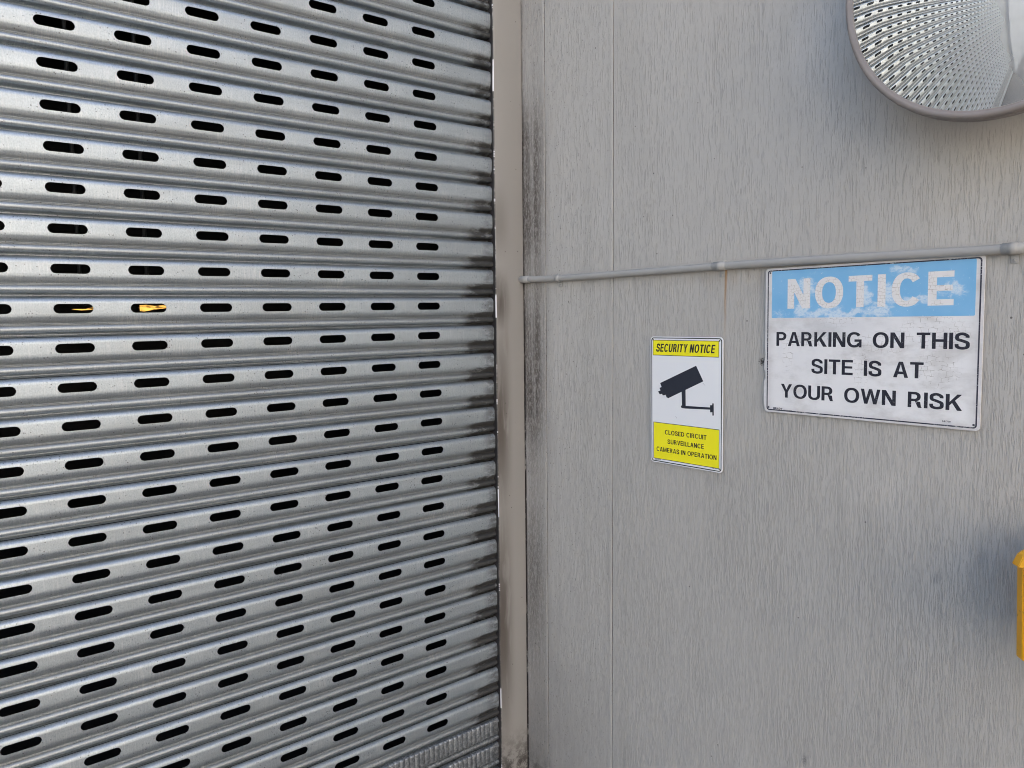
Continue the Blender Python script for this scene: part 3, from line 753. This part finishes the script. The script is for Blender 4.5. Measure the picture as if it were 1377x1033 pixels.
for a, b in (((1.0890, -.1730), (1.0795, -.1800)), ((1.1665, -.2560), (1.1615, -.2640))):
    p, q = Vector((U(a[0]), Vv(a[1]))), Vector((U(b[0]), Vv(b[1]))); n_ = (q-p).normalized(); n_ = Vector((-n_.y, n_.x))*.00035
    bm = bmesh.new(); flat(bm, [tuple(p+n_), tuple(p-n_), tuple(q)], .00093); mesh_obj('scratch', bm, M_STEEL, e)
letters(e, M_BLACK, 'maker_print', 'BRADY', U(1.229), U(1.212), Vv(-.3685), .0028, .00098, w=.22, h=.2)
letters(e, M_BLACK, 'maker_print', '042700', U(1.061), U(1.050), Vv(-.3672), .0024, .00098, w=.2, h=.18)
screws(e, [(-hw+.0085, hh-.0085), (hw-.0095, hh-.0085), (hw-.0085, -hh+.0085)], .0010)

# ------------------------------------------------------------------ conduit along the wall
M_PIPE = NT('painted_conduit'); nn_ = M_PIPE.noise(M_PIPE.co(), 20, 4)
M_PIPE.set(Base_Color=M_PIPE.mix(nn_, (.315, .31, .295), (.36, .353, .338)), Roughness=.45); M_PIPE.bump(M_PIPE.noise(M_PIPE.co(), 90, 2), .15, .001); M_PIPE = M_PIPE.m
PR = .0087
pY = wy(1.05)
cd = empty('conduit', (WX-.011, pY, wz(.088)), 'grey painted pipe running across the wall just above the signs', 'conduit')
line = [(1.722, .0846), (1.66, .0836), (1.57, .0829), (1.48, .0836), (1.388, .0848), (1.28, .0863), (1.16, .0880), (1.048, .0897), (.94, .0906), (.84, .0910), (.74, .0908), (.63, .0902), (.522, .0898), (.46, .0906), (.2, .0915), (-.5, .092), (-2.5, .092)]
def cp(y, z): return (0, wy(y)-pY, (z-.088)*K)
pl = catmull([cp(*p) for p in line], 4)
bm = bmesh.new(); tube(bm, pl, PR, 24); mesh_obj('pipe', bm, M_PIPE, cd, True)
bm = bmesh.new(); a = cp(1.722, .0846)
tube(bm, [(a[0], a[1]-.030, a[2]), (a[0], a[1]-.029, a[2]), (a[0], a[1]+.006, a[2]), (a[0], a[1]+.0075, a[2])], [PR, PR+.0018, PR+.0018, PR-.001], 24)
mesh_obj('end_cap', bm, M_PIPE, cd, True)
for y, z, sleeve in ((1.570, .0829, 0), (1.0445, .0899, 1), (.4735, .0903, 1)):
    bm = bmesh.new(); c = cp(y, z); hw_ = .008
    if sleeve:
        tube(bm, [(0, c[1]-.017, c[2]), (0, c[1]-.0165, c[2]), (0, c[1]+.0165, c[2]), (0, c[1]+.017, c[2])], [PR, PR+.0009, PR+.0009, PR], 24)
        mesh_obj('coupler', bm, M_PIPE, cd, True); bm = bmesh.new()
    ro = PR+.0014
    tube(bm, [(0, c[1]-hw_, c[2]), (0, c[1]-hw_+.0006, c[2]), (0, c[1]+hw_-.0006, c[2]), (0, c[1]+hw_, c[2])], [PR, ro, ro, PR], 24)
    box(bm, .0085, .0105, c[1]-hw_*.8, c[1]+hw_*.8, c[2]-.025, c[2]-.008, .0008)
    s_obj = mesh_obj('saddle_clip', bm, M_PIPE, cd, True)
    bm = bmesh.new(); bmesh.ops.create_uvsphere(bm, u_segments=12, v_segments=8, radius=.0030)
    for v in bm.verts: v.co = Vector((v.co.x*.5+.0083, v.co.y+c[1], v.co.z+c[2]-.0195))
    mesh_obj('screw', bm, M_PIPE, s_obj, True)

# ------------------------------------------------------------------ convex mirror
def mirror():
    yaw_, tl = .0378, .0489; Rm = .2604
    c = Vector((WX-.1236, .4791, H+.545))
    n = Vector((-math.cos(yaw_)*math.cos(tl), math.sin(yaw_)*math.cos(tl), math.sin(tl)))
    e = empty('convex_mirror', c, 'round convex mirror in a grey rubber rim bracketed off the wall reflecting the shutter', 'mirror')
    e.rotation_euler = n.to_track_quat('Z', 'Y').to_euler()
    rm = Rm-.013; dep = .0589; SR = (rm*rm+dep*dep)/(2*dep); amax = math.asin(rm/SR)
    # spherical middle, straighter skirt towards the rim
    bm = bmesh.new(); prof = []; z_ = .004+dep; r_ = 1e-5; N_ = 60
    for i in range(N_+1):
        q = i/N_; rad = max(rm*q, 1e-5)
        a = math.asin(min(rad, .80*rm)/SR)
        if q > .80: a += (q-.80)*.30
        z_ -= math.tan(a)*(rad-r_); r_ = rad; prof.append((rad, z_))
    zed = z_
    lathe(bm, prof, 144)
    t = NT('polished_acrylic_mirror'); fz = t.noise(t.co(), 30, 3)
    t.set(Base_Color=(.88, .87, .83), Metallic=t.sub(t.mapr(t.noise(t.co(), 6, 4, .65), .35, .7, .96, .82), t.mapr(t.xyz()['X'], -.06, .12, 0, .30)), Roughness=t.mapr(fz, .4, .8, .01, .03))
    bmesh.ops.recalc_face_normals(bm, faces=bm.faces)
    mesh_obj('dome', bm, t.m, e, True)
    tr = NT('grey_rubber'); tr.set(Base_Color=tr.mix(tr.noise(tr.co(), 40, 3), (.215, .185, .165), (.29, .255, .235)), Roughness=.5)
    bm = bmesh.new(); pr = [(rm-.004, zed-.002), (rm-.002, zed+.003)]
    for k, (rc_, z0_, ra) in enumerate(((rm+.0040, zed-.0010, .0060), (rm+.0072, zed-.0100, .0036), (rm+.0076, zed-.0172, .0032))):
        for i in range(9):
            a = math.pi*(.80-1.2*i/8) if k == 0 else math.pi*(.40-.80*i/8)
            pr.append((rc_+ra*math.cos(a), z0_+ra*math.sin(a)))
        pr.append((rm+.0008, z0_-ra-.0006))
    pr += [(rm+.003, zed-.022), (rm-.004, zed-.022)]
    lathe(bm, pr, 144); bmesh.ops.recalc_face_normals(bm, faces=bm.faces)
    mesh_obj('rim', bm, tr.m, e, True)
    bm = bmesh.new(); lathe(bm, [(rm-.003, zed-.0222), (rm*.8, -.030), (.06, -.042), (1e-4, -.043)], 96); mesh_obj('back_shell', bm, tr.m, e, True)
    inv = Matrix.Translation(c) @ e.rotation_euler.to_matrix().to_4x4(); inv = inv.inverted()
    bm = bmesh.new(); A = (0, 0, -.04); B = (0, .0, -.085); Cw = inv @ Vector((WX-.006, c.y+.0, c.z-.03))
    tube(bm, [A, B, (Vector(B)*.4+Cw*.6), Cw], .014, 16); ms = simple('bracket_steel', (.35, .35, .36), .4, .8)
    br = mesh_obj('bracket', bm, ms, e, True)
mirror()

# ------------------------------------------------------------------ yellow box at the right edge
def yellow_box():
    t = NT('glossy_yellow_paint'); n = t.noise(t.co(), 25, 4)
    c = t.mix(n, (.76, .33, .004), (.82, .40, .010)); c = t.mix(t.mul(t.mapr(t.noise(t.co(), 160, 3, .7), .62, .70), .6), c, (.10, .07, .03))
    t.set(Base_Color=c, Roughness=.38); M_Y = t.m
    xf = 1.345                               # front face
    s = xf/1.4533
    yl, zt, zb_ = .4515*s, H-.4395*s, H-.600*s
    ce = Vector((1.41, yl-.14, zb_))
    e = empty('yellow_box', ce, 'yellow tapered box with an overhanging faceted lid at the right edge of the wall', 'box')
    def prism(bm, secs):
        rings = []
        for y0, y1, x0, x1, ch, z in secs:
            p = [(x0, y1), (x0, y0+0), (x0, y0)]
            q = [(x1, y0), (x0+ch, y0), (x0, y0+ch), (x0, y1-ch), (x0+ch, y1), (x1, y1)]
            rings.append([bm.verts.new((a-ce.x, b-ce.y, z-ce.z)) for a, b in q])
        n_ = 6
        for A, B in zip(rings, rings[1:]):
            for i in range(n_): bm.faces.new((A[i], A[(i+1) % n_], B[(i+1) % n_], B[i]))
        bm.faces.new(rings[0][::-1]); bm.faces.new(rings[-1])
        bmesh.ops.recalc_face_normals(bm, faces=bm.faces)
        es = [ed for ed in bm.edges]
        bmesh.ops.bevel(bm, geom=es, offset=.0012, segments=2, affect='EDGES')
    w = .28
    bm = bmesh.new(); prism(bm, [(yl-w+.012, yl-.005, xf+.002, WX-.02, .012, zb_), (yl-w, yl, xf, WX-.02, .012, zt)]); mesh_obj('body', bm, M_Y, e)
    bm = bmesh.new(); prism(bm, [(yl-w-.006, yl+.006, xf-.006, WX-.016, .013, zt+.001), (yl-w, yl+.000, xf, WX-.016, .012, zt+.0190), (yl-w+.045, yl-.045, xf+.045, WX-.016, .006, zt+.047)]); mesh_obj('lid', bm, M_Y, e)
    bm = bmesh.new(); box(bm, WX-.0195-ce.x, WX-.003-ce.x, -.08, .08, .03, .12, .002); mesh_obj('wall_mount', bm, simple('mount_steel', (.3, .3, .3), .5, .7), e)
yellow_box()

if GLINTS:
    slot_glint(0, [(.4330, .0165), (.4335, .0045), (.440, .0035), (.462, .0075), (.486, .0105), (.486, .0175), (.462, .0150), (.445, .0175)], 'bright amber glowing strip added for a sunlit glint showing through the eye level slot nearer the jamb')
    slot_glint(1, [(.3040, .0092), (.3212, .0070), (.342, .0080), (.342, .0128), (.3300, .0098), (.3212, .0098)], 'thin dim amber glowing sliver added for a sunlit glint showing through the eye level slot further from the jamb')
